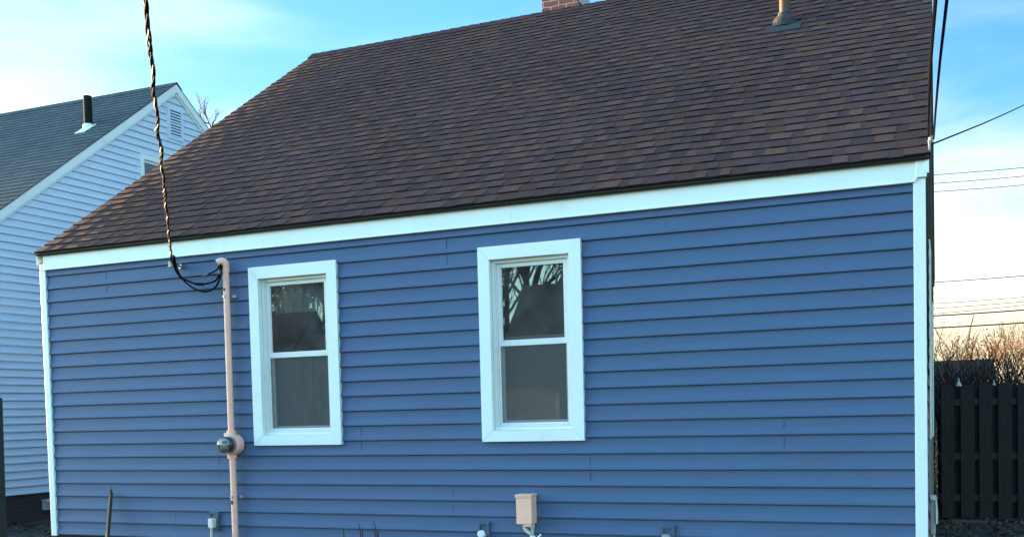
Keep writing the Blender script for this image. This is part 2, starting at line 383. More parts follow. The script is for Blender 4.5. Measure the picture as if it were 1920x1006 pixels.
# rakes
def slope(mb, xa, xb, lo, hi, ya, yb, za, zb):  # sloping board between two heights; lo/hi offsets below the roof plane
    mb.v += [(xa, ya, za - lo), (xb, ya, za - lo), (xb, ya, za - hi), (xa, ya, za - hi), (xa, yb, zb - lo), (xb, yb, zb - lo), (xb, yb, zb - hi), (xa, yb, zb - hi)]
    b = len(mb.v) - 8
    for f in ((0, 3, 2, 1), (4, 5, 6, 7), (0, 1, 5, 4), (1, 2, 6, 5), (2, 3, 7, 6), (3, 0, 4, 7)): mb.f.append(tuple(b + i for i in f)); mb.mi.append(0); mb.c.append(None)
BE = 9.70; BEZ = RZ - (BE - RY) * PITCH
for X, dx in ((1.160, .022), (-6.925, -.012)):
    for ya, za, yb, zb in ((EY + .02, EZ + .012, RY, RZ), (BE, BEZ, RY, RZ)):
        m = MB(); slope(m, min(X, X + dx), max(X, X + dx), .012, .13, ya, yb, za, zb); hb(m, 'rake_board', M_WHITE if za != BEZ else M_TAUPE)
# roof: every shingle tab is modelled
roof_m = MB(); rg = random.Random(5)
EXP = .152; L = math.hypot(RY - EY, RZ - EZ); sv = Vector((0, (RY - EY) / L, (RZ - EZ) / L)); nv = Vector((0, -sv.z, sv.y))
X0, X1 = -6.935, 1.192
def rp_(x, s, h):
    dz = .012 * noise.noise(Vector((x * .45, s * .3, 2))) + .004 * noise.noise(Vector((x * 2.1, s * 1.5, 7)))
    return Vector((x, EY, EZ)) + sv * s + nv * (h + dz)
ncrs = int(L / EXP) + 1
pal = [(0.1054, 0.0548, 0.0477), (0.0972, 0.0526, 0.048), (0.1149, 0.0579, 0.0469), (0.0893, 0.0502, 0.0492), (0.1209, 0.0626, 0.047), (0.0831, 0.0476, 0.0481)]
prevc = None
for k in range(ncrs):
    s0 = k * EXP; s1 = min(L + .0, s0 + EXP + .012)
    x = X0; prev_h = 0; toggle = rg.random() < .5
    run = 0; base = rg.choice(pal)
    while x < X1 - .001:
        wd = rg.uniform(.07, .175); xn = min(X1, x + wd)
        if X1 - xn < .05: xn = X1
        toggle = not toggle
        if rg.random() < .8: base = rg.choices(pal, [4, 4, 3, 3, 1.3, 2])[0]
        f = rg.uniform(.89, 1.11) * (.86 if not toggle else 1.06)
        f *= 1 + .16 * noise.noise(Vector((x * .7, s0 * .7, 3)))
        c = tuple(v * f for v in base)
        h = (.0130 if toggle else .0085) + rg.uniform(-.001, .0015)
        sj = s0 + rg.uniform(-.004, .004) + (.0 if toggle else .002)
        if k == 0: sj = s0 + .004 * noise.noise(Vector((x * 3, 0, 1)))
        hb0, hb1 = h, h + rg.uniform(-.001, .001)
        if k == 0: hb1 = hb0
        n_sub = 2 if wd > .2 else 1
        for q in range(n_sub):
            xa = x + (xn - x) * q / n_sub; xb = x + (xn - x) * (q + 1) / n_sub
            A, B = rp_(xa, sj, hb0), rp_(xb, sj, hb1); C, D = rp_(xb, s1, .001), rp_(xa, s1, .001)
            roof_m.quad([A, B, C, D], 0, c)
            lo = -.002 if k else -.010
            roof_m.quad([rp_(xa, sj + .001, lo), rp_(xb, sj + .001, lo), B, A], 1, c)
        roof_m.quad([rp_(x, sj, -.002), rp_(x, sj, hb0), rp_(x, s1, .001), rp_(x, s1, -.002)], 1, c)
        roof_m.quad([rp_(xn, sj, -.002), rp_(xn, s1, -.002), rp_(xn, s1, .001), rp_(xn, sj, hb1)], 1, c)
        x = xn
# deck under the shingles and the back slope
for (ya, za, yb, zb) in ((EY + .01, EZ, RY, RZ), (BE, BEZ, RY, RZ)):
    p = [(X0 + .004, ya, za), (X1 - .004, ya, za), (X1 - .004, yb, zb), (X0 + .004, yb, zb)]
    d = .012 if ya > 1 else .016
    a = [(q[0], q[1], q[2] - (d if ya < 1 else -.006)) for q in p]; b2 = [(q[0], q[1], q[2] - .03) for q in p]
    roof_m.quad(a, 0 if ya > 1 else 1, (.055, .045, .043)); roof_m.quad(b2[::-1], 1)
    for i in range(4): roof_m.quad([a[i], b2[i], b2[(i + 1) % 4], a[(i + 1) % 4]], 1)
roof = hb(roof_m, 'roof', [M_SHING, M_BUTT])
m = MB(); x = X0 - .01; i = 0
while x < X1:
    xn = min(X1 + .01, x + .145); c = rg.choice(pal); c = tuple(v * rg.uniform(.75, .95) for v in c); h = .022; h2 = .012
    dzr = .014 * noise.noise(Vector((x * .5, 1, 4)))
    for sg in (-1, 1):
        e = (x, RY + sg * .125, RZ - .125 * PITCH + h2 + dzr); e2 = (xn + .02, RY + sg * .125, RZ - .125 * PITCH + .006 + dzr)
        r1 = (x, RY, RZ + h + dzr); r2 = (xn + .02, RY, RZ + .014 + dzr)
        q = [e, e2, r2, r1]
        m.quad(q if sg < 0 else q[::-1], 0, c)
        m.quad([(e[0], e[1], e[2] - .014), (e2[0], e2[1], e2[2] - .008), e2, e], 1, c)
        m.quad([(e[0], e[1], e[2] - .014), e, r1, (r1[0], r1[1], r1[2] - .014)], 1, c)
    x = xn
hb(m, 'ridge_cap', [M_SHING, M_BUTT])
# chimney behind the ridge
m = MB(); cx0, cx1, cy0, cy1 = -3.475, -2.985, 5.02, 5.48
m.box(cx0, cx1, cy0, cy1, 5.9, 7.55)
m.box(cx0 - .03, cx1 + .03, cy0 - .03, cy1 + .03, 7.55, 7.64)
m.box(cx0 + .1, cx1 - .1, cy0 + .1, cy1 - .1, 7.64, 7.74, 1)
m.box(cx1 + .001, cx1 + .022, cy0 + .03, cy1 - .02, 6.80, 7.30, 2); m.box(cx1 + .001, cx1 + .014, cy0 + .1, cy1 + .0, 6.55, 6.79, 2)
hb(m, 'chimney', [M_BRICK, M_TAN, M_GREYP], bevel=.006)
m = MB(); m.box(cx0 - .02, cx1 + .02, cy0 - .02, cy1 + .1, 6.45, RZ - .02); hb(m, 'chimney_flashing', M_LEAD)
# plumbing vent on the front slope
def onroof(x, y, h=0): return Vector((x, y, EZ + (y - EY) * PITCH)) + nv * h
vp = onroof(-.165, 3.085)
m = MB(); m.tube([vp + Vector((0, 0, -.1)), vp + Vector((0, 0, .62))], .052, 20)
vent = hb(m, 'vent_pipe', M_PIPE, smooth=True)
m = MB()
a = [onroof(-.325, 2.80, .018), onroof(.015, 2.80, .018), onroof(.01, 2.965, .016), onroof(-.32, 2.965, .016)]
lo = [onroof(-.325, 2.80, .002), onroof(.015, 2.80, .002), onroof(.01, 2.965, .0), onroof(-.32, 2.965, .0)]
m.quad(a)
for i in range(4): m.quad([lo[i], lo[(i + 1) % 4], a[(i + 1) % 4], a[i]])
m.lathe([(.125, -.02), (.112, .045), (.064, .085), (.056, .11)], onroof(-.165, 3.05, .012) + Vector((0, .0, -.02)), (0, -.18, 1), 20)
fl = m.build('flashing', M_LEAD, vent, smooth=False); fl.matrix_parent_inverse = Matrix.Translation(-house.location)
fl.parent = vent; fl.matrix_parent_inverse = Matrix.Identity(4)

# windows
def window(W, sg, label):
    x0, x1, z0, z1 = W; e = bpy.data.objects
    # casing: four mitred flat boards with a return into the opening
    c = .098; cs = .105; cb = .088
    ix0, ix1, iz0, iz1 = x0 + c, x1 - c, z0 + cb, z1 - cs
    m = MB(); yf = -.036
    O = [(x0, z0), (x1, z0), (x1, z1), (x0, z1)]; I = [(ix0, iz0), (ix1, iz0), (ix1, iz1), (ix0, iz1)]
    g = .0011
    for k in range(4):
        o0, o1, i1, i0 = O[k], O[(k + 1) % 4], I[(k + 1) % 4], I[k]
        d = (Vector(o1) - Vector(o0)).normalized() * g
        o0 = Vector(o0) + d; i0 = Vector(i0) + d; o1 = Vector(o1) - d; i1 = Vector(i1) - d
        yk = yf - (.0012 if k % 2 else 0)
        ring = [o0, o1, i1, i0]
        m.quad([(p[0], yk, p[1]) for p in ring])
        m.quad([(o0[0], .0, o0[1]), (o1[0], .0, o1[1]), (o1[0], yk, o1[1]), (o0[0], yk, o0[1])])
        m.quad([(i1[0], .075, i1[1]), (i0[0], .075, i0[1]), (i0[0], yk, i0[1]), (i1[0], yk, i1[1])])
        for p, q in ((o0, i0), (i1, o1)): m.quad([(p[0], 0, p[1]), (p[0], yk, p[1]), (q[0], yk, q[1]), (q[0], 0, q[1])])
    cas = hb(m, 'window', M_WHITE)
    cas['label'] = label
    def sub(mb, n, mt, **k):
        o = mb.build(n, mt, cas, **k); return o
    # sloping sill nose
    m = MB(); m.prism([(ix0 + .001, iz0 + .001), (ix1 - .001, iz0 + .001), (ix1 - .001, iz0 + .03), (ix0 + .001, iz0 + .03)], .0, .07); sub(m, 'sill', M_VINYLW, bevel=.003)
    # frame
    fx0, fx1, fz0, fz1 = ix0 + .002, ix1 - .002, iz0 + .031, iz1 - .002
    m = MB(); t = .026
    m.box(fx0, fx0 + t, .012, .074, fz0, fz1); m.box(fx1 - t, fx1, .012, .074, fz0, fz1); m.box(fx0 + t, fx1 - t, .012, .074, fz1 - t, fz1); m.box(fx0 + t, fx1 - t, .012, .074, fz0, fz0 + .012)
    m.box(fx0 + t, fx0 + t + .010, .026, .07, fz0 + .012, fz1 - t); m.box(fx1 - t - .010, fx1 - t, .026, .07, fz0 + .012, fz1 - t)
    sub(m, 'frame', M_VINYLW, bevel=.002)
    sx0, sx1 = fx0 + t + .011, fx1 - t - .011; zm = z0 + .802 if sg == 1 else z0 + .790
    zc = .5 * (2.14 + 2.193)
    def sash(za, zb, y0, y1, nm, st=.030, rb=.036, rt=.034):
        m = MB(); m.box(sx0, sx0 + st, y0, y1, za, zb); m.box(sx1 - st, sx1, y0, y1, za, zb)
        m.box(sx0 + st, sx1 - st, y0 + .001, y1, za, za + rb); m.box(sx0 + st, sx1 - st, y0 + .001, y1, zb - rt, zb)
        m.box(sx0 + st, sx0 + st + .006, y0 + .008, y1, za + rb, zb - rt); m.box(sx1 - st - .006, sx1 - st, y0 + .008, y1, za + rb, zb - rt)
        sub(m, nm, M_VINYLW, bevel=.002)
        m = MB(); yy = (y0 + y1) / 2 + .004
        m.box(sx0 + st - .004, sx1 - st + .004, yy, yy + .005, za + rb - .004, zb - rt + .004); sub(m, 'pane', M_GLASS)
    sash(zc - .024, fz1 - t - .001, .034, .058, 'upper_sash', rb=.048)
    sash(fz0 + .013, zc + .020, .060, .086, 'lower_sash', rt=.045)
    m = MB(); m.box(sx0 + .012, sx1 - .012, .040, .042, fz0 + .02, zc - .026)
    scr = sub(m, 'insect_screen', M_SCREEN)
    m = MB(); 
    for a, b, c2, d in ((sx0, sx0 + .016, fz0 + .013, zc - .025), (sx1 - .016, sx1, fz0 + .013, zc - .025), (sx0 + .016, sx1 - .016, fz0 + .013, fz0 + .030)): m.box(a, b, .035, .046, c2, d)
    sub(m, 'screen_frame', M_VINYLW, bevel=.0015)
    m = MB()                                    # small latches on the meeting rail
    m.box((sx0 + sx1) / 2 - .03, (sx0 + sx1) / 2 + .03, .058, .075, zc + .021, zc + .032); sub(m, 'latch', M_VINYLW, bevel=.003)
    return sx0 + .03, sx1 - .03, fz0 + .05, zc
w1 = window(W1, 1, 'double hung window with dark panes, next to the meter pipe')
w2 = window(W2, 2, 'double hung window reflecting a roof and bare tree, in the middle of the wall')
# curtains and blinds inside
def cloth(x0, x1, z0, z1, y, name, label, folds, mt, cat, lace=False):
    m = MB(); n = 90
    def P(i, z):
        x = x0 + (x1 - x0) * i / n; return (x, y + .018 * math.sin(i * folds / n * 6.283 + 1.3 * math.sin(i * .11)), z)
    for i in range(n):
        zz = z0 + (.05 * abs(math.sin(i * folds / n * 3.14)) if False else 0); zz2 = z0 + (.05 * abs(math.sin((i + 1) * folds / n * 3.14)) if False else 0)
        m.quad([P(i, zz), P(i + 1, zz2), P(i + 1, z1), P(i, z1)])
    return tag(m.build(name, mt, smooth=True), label, cat)
cloth(w1[0] - .04, w1[1] + .04, w1[2] - .1, w1[3] - .03, .135, 'curtain', 'pale sheer curtain hanging in the lower half of the window next to the meter pipe', 11, M_CURT, 'curtain')
cloth(w1[0] - .04, w1[1] + .04, 2.55, 2.86, .17, 'valance', 'short lace valance at the top of the window next to the meter pipe', 5, M_CURT, 'curtain', True)
m = MB(); z = w2[2] - .05
while z < w2[3] + .05:
    m.quad([(w2[0] - .03, .105, z), (w2[1] + .03, .105, z), (w2[1] + .03, .119, z + .020), (w2[0] - .03, .119, z + .020)]); z += .0215
tag(m.build('window_blind', M_BLIND), 'closed slatted blind behind the lower pane of the middle window', 'blind')
for x, z, nm in ((-4.20, 1.578, 'pale card leaning inside the lower corner of the window next to the meter pipe'), (-1.965, 1.572, 'pale card leaning inside the lower corner of the middle window')):
    m = MB(); m.box(x, x + .11, .089, .091, z - .015, z + .035); tag(m.build('card', M_CARD), nm, 'card')

# ------------------------------------------------------------------ electrical service
mast = thing('service_mast', 'tan conduit with curved weatherhead running down the blue siding', 'conduit', (-4.667, -.065, 0))
def mb_(mb, root, name, mt, **k): return localised(mb.build(name, mt, root, **k), root)
CX = -4.667
m = MB(); m.tube([(CX + .006, -.065, 2.94), (CX + .002, -.065, 2.2), (CX, -.065, 1.45)], .0285, 20); mb_(m, mast, 'upper_pipe', M_TAN, smooth=True)
m = MB(); m.tube([(CX + .004, -.065, 1.31), (CX + .005, -.065, .0)], .0285, 20); mb_(m, mast, 'lower_pipe', M_TAN, smooth=True)
m = MB()
wp = bez([(CX + .006, -.065, 2.94), (CX + .006, -.066, 2.985), (CX - .004, -.072, 3.008), (CX - .030, -.085, 3.014), (CX - .052, -.098, 2.998)], 16)
m.tube(wp, [.030 + .009 * min(1, i / (len(wp) * .6)) for i in range(len(wp))], 18)
m.tube([(CX + .006, -.065, 2.925), (CX + .006, -.065, 2.955)], .0345, 18)
mb_(m, mast, 'weatherhead', M_TAN, smooth=True)
for z in (2.705, .905):
    m = MB(); m.tube([(CX, -.065, z - .014), (CX, -.065, z + .014)], .0315, 18)
    m.box(CX + .02, CX + .09, -.034, -.024, z - .014, z + .014); m.box(CX + .055, CX + .085, -.05, -.034, z - .012, z + .012); mb_(m, mast, 'pipe_strap', M_GALV, bevel=.002)
    m = MB(); m.tube([(CX, -.065, z + .05), (CX, -.065, z + .075)] if z > 2 else [(CX, -.065, z - .065), (CX, -.065, z - .03)], .0305, 18); mb_(m, mast, 'coupling', M_DARKM)
meter = thing('electric_meter', 'round glass electric meter in a tan socket on the conduit', 'meter', (CX + .01, -.03, 1.38))
MC = Vector((CX + .012, -.02, 1.381))
m = MB(); m.lathe([(.082, -.005), (.094, .0), (.097, .02), (.097, .085), (.092, .098), (.080, .100)], MC, (0, -1, 0), 40)
m.tube([MC + Vector((-.01, -.045, .095)), MC + Vector((-.01, -.045, .125))], .042, 18); m.tube([MC + Vector((-.01, -.045, -.095)), MC + Vector((-.01, -.045, -.125))], .042, 18)
m.box(MC.x - .075, MC.x - .045, -.09, -.05, MC.z + .07, MC.z + .105)
mb_(m, meter, 'socket', M_TAN, smooth=True)
m = MB(); m.lathe([(.084, .0985), (.086, .101), (.086, .112), (.078, .114)], MC, (0, -1, 0), 40); mb_(m, meter, 'sealing_ring', M_GALV, smooth=True)
m = MB(); m.lathe([(.060, .100), (.060, .150), (.057, .152)], MC, (0, -1, 0), 32); m.box(MC.x - .038, MC.x + .038, MC.y - .156, MC.y - .1525, MC.z - .062, MC.z - .018, 0); mb_(m, meter, 'register_body', M_DARKM, smooth=True)
m = MB()                                                      # dial face: a plate with two windowed panels
m.lathe([(.049, .0), (.049, .0035), (.046, .005)], MC + Vector((0, -.156, .022)), (0, -1, 0), 32); m.v = [(x, y, MC.z + (z - MC.z) * (.82 if z > MC.z + .02 else .55)) for x, y, z in m.v]
m.box(MC.x - .040, MC.x + .040, MC.y - .160, MC.y - .1565, MC.z - .056, MC.z - .022)
mb_(m, meter, 'dial_plate', M_DIAL)
m = MB(); dsp = None; m.box(MC.x - .030, MC.x + .030, MC.y - .1635, MC.y - .1612, MC.z + .018, MC.z + .034); mb_(m, meter, 'display', M_DARKM); m = MB(); m.box(MC.x - .028, MC.x + .028, MC.y - .1630, MC.y - .1603, MC.z - .049, MC.z - .030); mb_(m, meter, 'display', M_DARKM)
m = MB(); m.lathe([(.074, .100), (.073, .170), (.069, .183), (.058, .191), (.0, .193)], MC, (0, -1, 0), 40); mb_(m, meter, 'glass_cover', M_DOME, smooth=True)

def triplex(mats, pts, name, label, r=.0085, off=.0105, pitch=.30, n=400, cat='cable', ph=0, strands=3):
    P = bez(pts, n); root = thing(name, label, cat, P[0]); dist = 0
    tang = (P[-1] - P[0]).normalized(); a = tang.orthogonal().normalized(); acc = [[] for _ in range(strands)]
    for i, p in enumerate(P):
        t = (P[min(i + 1, len(P) - 1)] - P[max(i - 1, 0)]).normalized(); a = (a - t * a.dot(t)).normalized(); b = t.cross(a)
        if i: dist += (p - P[i - 1]).length
        if strands == 3: p = p + Vector((noise.noise(Vector((dist * 3.1, 9, ph))), noise.noise(Vector((dist * 3.1, 4, 2))), noise.noise(Vector((dist * 2.6, 1, 7))))) * .011
        wob = 1 + (.7 if strands == 3 else 0) * noise.noise(Vector((dist * 2.3, ph, 1)))
        for k in range(strands):
            q = 6.2832 * (dist / pitch + k / strands + (.35 if strands == 3 else 0) * noise.noise(Vector((dist * 1.7, 3, ph)))) + ph
            acc[k].append(p + (a * math.cos(q) + b * math.sin(q)) * off * wob)
    for k in range(strands):
        m = MB(); m.tube(acc[k], r if k else r * .85, 7); localised(m.build('bare_neutral' if k == 0 else 'insulated_conductor', mats[k], root, smooth=True), root)
    return root
A = Vector((-5.205, -.135, 3.045))
B = CP + ray(268, -40) * (4.0 / FPX)
dAB = B - A
drop = triplex([M_ALU, M_BLACK, M_BLACK], [A, A + dAB * .33 + Vector((0, 0, -.004)), A + dAB * .66 + Vector((0, 0, -.004)), B, A + dAB * 1.6 + Vector((0, 0, .06)), A + dAB * 2.6 + Vector((0, 0, .5)), A + dAB * 3.6 + Vector((0, 0, 1.2))],
        'service_drop', 'twisted black and bare overhead cable coming down to the eave of the blue house', n=560, pitch=.42, r=.0054, off=.0062)
# loops from the drop to the weatherhead
def cab(pix, Y, r, name_parent, mt, nm='tail_cable'):
    Ys = Y if isinstance(Y, list) else [Y] * len(pix)
    m = MB(); m.tube(bez([at(px, py, yy) for (px, py), yy in zip(pix, Ys)], 30), r, 8); o = m.build(nm, mt, name_parent, smooth=True); localised(o, name_parent); return o
cab([(325, 478), (326, 497), (333, 513), (347, 528), (365, 541), (386, 546.5), (402, 540), (411, 525), (415, 508), (415.5, 494)], [-.13, -.14, -.14, -.14, -.13, -.12, -.12, -.11, -.1, -.1], .0085, drop, M_BLACK)
cab([(327, 480), (331, 502), (340, 519), (356, 528), (372, 532.5), (390, 531), (405, 525), (411, 512), (414, 494)], -.115, .0085, drop, M_BLACK)
cab([(346, 524), (358, 525), (370, 522.5), (383, 517)], -.105, .005, drop, M_ALU)
cab([(383, 517), (395, 512), (407, 505), (413, 493)], -.105, .007, drop, M_BLACK)
for p in (((383, 517.5), (391, 513)), ((366, 532), (381, 532.5)), ((411.5, 514), (412.5, 506)), ((342, 523), (346, 526))):
    cab(list(p), -.117, .0125, drop, M_ALU if p[0][0] in (383, 411.5, 342) else M_BLACK, 'connector')
ins = thing('cable_insulator', 'grey clevis insulator screwed to the siding where the overhead cable ends', 'insulator', (-5.19, -.02, 3.03))
m = MB(); q = at(341, 500, -.012); m.lathe([(.022, 0), (.022, .02), (.012, .022), (.012, .09)], q, (-.25, -1, .12), 14); localised(m.build('screw_base', M_GALV, ins, smooth=True), ins)
m = MB(); m.lathe([(.014, -.026), (.030, -.024), (.022, -.006), (.022, .006), (.030, .024), (.014, .026)], q + Vector((-.03, -.105, .012)), (0, 0, 1), 16); localised(m.build('spool', M_PVC, ins, smooth=True), ins)

# right-hand service cable at the roof corner
A2 = Vector((1.196, -.02, 3.40))
B2 = CP + ray(1765, 0) * (3.6 / FPX); d2 = B2 - A2
triplex([M_BLACK, M_BLACK], [A2, A2 + d2 * .35 + Vector((-.006, 0, -.015)), A2 + d2 * .7 + Vector((-.006, 0, -.01)), B2, A2 + d2 * 1.5 + Vector((.02, 0, .1)), A2 + d2 * 2.6 + Vector((.1, 0, .5))], 'service_drop', 'dark overhead cable rising past the right edge of the shingle roof', n=300, pitch=40.0, r=.0075, off=.019, ph=1.9, strands=2)
ins2 = thing('cable_insulator', 'pale clevis insulator at the right end of the eave', 'insulator', (1.18, -.02, 3.36))
m = MB(); m.lathe([(.008, -.06), (.010, .02)], Vector((1.186, -.045, 3.36)), (0, -.3, 1), 12); m.lathe([(.012, -.022), (.018, -.02), (.012, 0), (.018, .02), (.012, .022)], Vector((1.195, -.03, 3.385)), (0, 0, 1), 14); localised(m.build('spool', M_PVC, ins2, smooth=True), ins2)

# ------------------------------------------------------------------ small boxes along the foot of the wall
def block(cx, cz, wd, ht, label, group=None):
    r = thing('mounting_block', label, 'mounting block', (cx, -.01, cz), group=group)
    m = MB(); x0, x1, z0, z1 = cx - wd / 2, cx + wd / 2, cz - ht / 2, cz + ht / 2; t = wd * .17
    m.box(x0, x0 + t, -.034, .0, z0, z1); m.box(x1 - t, x1, -.034, .0, z0, z1); m.box(x0 + t, x1 - t, -.033, .0, z1 - t, z1); m.box(x0 + t, x1 - t, -.033, .0, z0, z0 + t)
    m.box(x0 - .008, x1 + .008, -.020, -.001, z0 - .008, z1 + .008)
    localised(m.build('rim', M_SIDEJ, r, bevel=.003), r)
    m = MB(); m.box(x0 + t, x1 - t, -.0225, -.0205, z0 + t, z1 - t); localised(m.build('back_plate', M_SIDEJ, r), r); return r
block(-4.925, .678, .100, .165, 'blue plastic mounting block behind the plugged in grey cord, beside the conduit')
pl = thing('power_plug', 'pale grey weatherproof plug with a cord, in the block beside the conduit', 'plug', (-4.93, -.05, .66))
m = MB(); m.prism([(-4.952, .628), (-4.942, .615), (-4.908, .615), (-4.900, .628), (-4.900, .695), (-4.922, .712), (-4.952, .700)], -.085, -.024); localised(m.build('housing', M_CARD, pl, bevel=.006), pl)
m = MB(); m.tube(bez([(-4.928, -.06, .62), (-4.930, -.065, .56), (-4.932, -.06, .3), (-4.93, -.08, .0)], 16), .011, 8); localised(m.build('cord', M_PVC, pl, smooth=True), pl)
block(-2.208, .640, .100, .150, 'blue plastic mounting block round the white tap, left of the beige box')
block(-.672, .640, .105, .150, 'blue plastic mounting block round the dull metal tap, right of the beige box')
def tap(x, z, label, mt, bend):
    r = thing('garden_tap', label, 'tap', (x, -.05, z)); 
    m = MB(); m.tube(bez([(x, -.02, z), (x, -.07, z), (x, -.10, z - .01), (x - .0, -.115, z - .05)], 12), .017, 12); localised(m.build('spout', mt, r, smooth=True), r)
    m = MB(); m.lathe([(.012, 0), (.012, .03), (.030, .032), (.032, .042), (.012, .046)], (x, -.075, z + .005), (0, -.5, 1) if bend else (.2, -.8, .6), 14); localised(m.build('handle', mt, r, smooth=True), r); return r
tap(-2.206, .605, 'white garden tap on the wall left of the beige box', M_CARD, False)
tap(-.675, .605, 'dull metal garden tap on the wall right of the beige box', M_BRASS, True)
bx = thing('utility_box', 'beige steel phone box with a lip lid on the blue wall', 'utility box', (-1.85, -.06, .83))
bl, br_ = at(967.5, 950, -.125).x, at(996.5, 950, -.125).x; bt, bb_ = at(982, 930, -.125).z, at(982, 983, -.125).z
m = MB(); m.box(bl, br_, -.125, -.012, bb_ + .004, bt); m.box(bl + .06, br_ - .012, -.118, -.03, bb_ - .016, bb_ + .004); localised(m.build('body', M_TANB, bx, bevel=.004), bx)
m = MB(); m.box(bl - .006, br_ + .006, -.134, -.010, bt + .001, bt + .016); m.box(bl - .005, br_ + .005, -.131, -.1265, bt - .010, bt + .0005); localised(m.build('lid', M_TANB, bx, bevel=.003), bx)
m = MB(); m.tube(bez([(bl + .045, -.07, bb_ + .01), (bl + .05, -.075, bb_ - .03), (bl + .085, -.08, bb_ - .065), (bl + .11, -.08, bb_ - .075)], 14), .016, 10); m.tube([(br_ - .022, -.06, bb_), (br_ - .022, -.06, bb_ - .03)], .02, 12); m.tube([(br_ - .022, -.06, bb_ - .03), (br_ - .024, -.06, bb_ - .12), (br_ - .03, -.06, .0)], .013, 10); localised(m.build('conduit', M_PVC, bx, smooth=True), bx)
m = MB()
for p in (((br_ - .05, -.08, bb_ - .13), (br_ - .02, -.09, bb_ - .095), (br_ + .01, -.085, bb_ - .10)), ((br_ + .015, -.085, bb_ - .13), (br_ + .035, -.09, bb_ - .105), (br_ + .062, -.09, bb_ - .078)), ((br_ - .06, -.08, bb_ - .16), (br_ - .01, -.08, bb_ - .12), (br_ + .0, -.08, bb_ - .2))): m.tube(bez(p, 8), .009, 8)
localised(m.build('loose_wire', M_CARD, bx, smooth=True), bx)
# grey box on the right gable wall
gb = thing('meter_cabinet', 'grey metal cabinet on the right end wall of the blue house', 'cabinet', (1.2, .9, .7))
m = MB(); m.box(1.170, 1.205, .62, .95, .62, .885); localised(m.build('body', M_GREYP, gb, bevel=.006), gb)
m = MB(); m.prism([(1.1705, .886), (1.209, .886), (1.222, .75), (1.222, .70), (1.208, .70), (1.206, .875), (1.1705, .8865)][0:6], .60, .97); localised(m.build('cover', M_CARD, gb), gb)
m = MB(); m.tube([(1.19, .7, .62), (1.19, .7, .0)], .013, 10); localised(m.build('pipe', M_PVC, gb), gb)
# windows in the right gable, edge-on
for ya, yb, za, zb in ((1.6, 2.5, 1.3, 2.95), (5.2, 6.1, 1.2, 2.75)):
    m = MB(); m.box(1.164, 1.176, ya, ya + .09, za, zb); m.box(1.164, 1.176, yb - .09, yb, za, zb); m.box(1.164, 1.1755, ya + .09, yb - .09, zb - .09, zb); m.box(1.164, 1.1755, ya + .09, yb - .09, za, za + .09); m.box(1.164, 1.175, ya + .09, yb - .09, (za + zb) / 2 - .02, (za + zb) / 2 + .02)
    o = hb(m, 'window', M_WHITE); mg = MB(); mg.box(1.1635, 1.167, ya + .09, yb - .09, za + .09, zb - .09); mg.build('pane', M_GLASS, o)
# leaning stake and bare shrub
st = thing('fence_stake', 'dark green steel stake with a wire tip leaning on the blue siding', 'stake', (-6.2, -.3, 0))
a = at(208.8, 922, -.05); b = at(202.5, 1000, -.15); b = a + (b - a) * (a.z / (a.z - b.z))
m = MB(); m.tube([a, a + (b - a) * .2, b], [.019, .021, .023], 5); m.tube([a + Vector((.012, -.02, .0)), b + Vector((.02, -.03, 0))], .009, 5); m.tube([a + Vector((-.006, -.018, -.02)), a + Vector((-.004, -.01, .012)), a + Vector((.012, 0, .022))], [.014, .012, .006], 6); localised(m.build('post', M_STAKE, st), st)
m = MB(); m.tube([a + Vector((.0, 0, -.02)), a + Vector((.006, -.005, .055))], .0022, 5); localised(m.build('wire_tip', M_DARKM, st), st)

# ------------------------------------------------------------------ bare woody plants
def branch(mb, p, d, l, r, depth, rg, spread=.55, up=.12, leaves=None, ns=6, lowr=.004, taper=.7):
    pts = [p.copy()]; q = p.copy(); dd = d.copy(); k = 4
    for i in range(k):
        dd = (dd + Vector((rg.gauss(0, .13), rg.gauss(0, .13), rg.gauss(0, .08) + up * .3))).normalized(); q = q + dd * (l / k); pts.append(q.copy())
    rs = [max(lowr, r * (1 - (1 - taper) * i / k)) for i in range(k + 1)]
    mb.tube(pts, rs, ns if r > .03 else 4 if r > .012 else 3, cap=False)
    if depth == 0:
        if leaves is not None:
            for _ in range(leaves[1]):
                c = pts[rg.randint(1, k)] + Vector((rg.gauss(0, .2), rg.gauss(0, .2), rg.gauss(0, .2))); s = rg.uniform(.03, .07); a = Vector((rg.gauss(0, 1), rg.gauss(0, 1), rg.gauss(0, 1))).normalized(); b2 = a.orthogonal().normalized()
                leaves[0].quad([c - a * s, c - b2 * s * .6, c + a * s, c + b2 * s * .6])
        return
    for c in range(rg.randint(1, 3) if lowr <= .010 else rg.randint(2, 4)):
        i = rg.randint(2, k); base = pts[i]; t = (pts[i] - pts[i - 1]).normalized()
        s = Vector((rg.gauss(0, 1), rg.gauss(0, 1), rg.gauss(0, .6))); s = (s - t * s.dot(t)).normalized()
        nd = (t + s * spread * rg.uniform(.6, 1.4) + Vector((0, 0, up))).normalized()
        branch(mb, base, nd, l * rg.uniform(.55, .85), rs[i] * rg.uniform(.5, .75), depth - 1, rg, spread, up, leaves, ns, lowr, taper)
    nd = (pts[-1] - pts[-2]).normalized(); branch(mb, pts[-1], nd, l * .75, rs[-1], depth - 1, rg, spread, up, leaves, ns, lowr, taper)
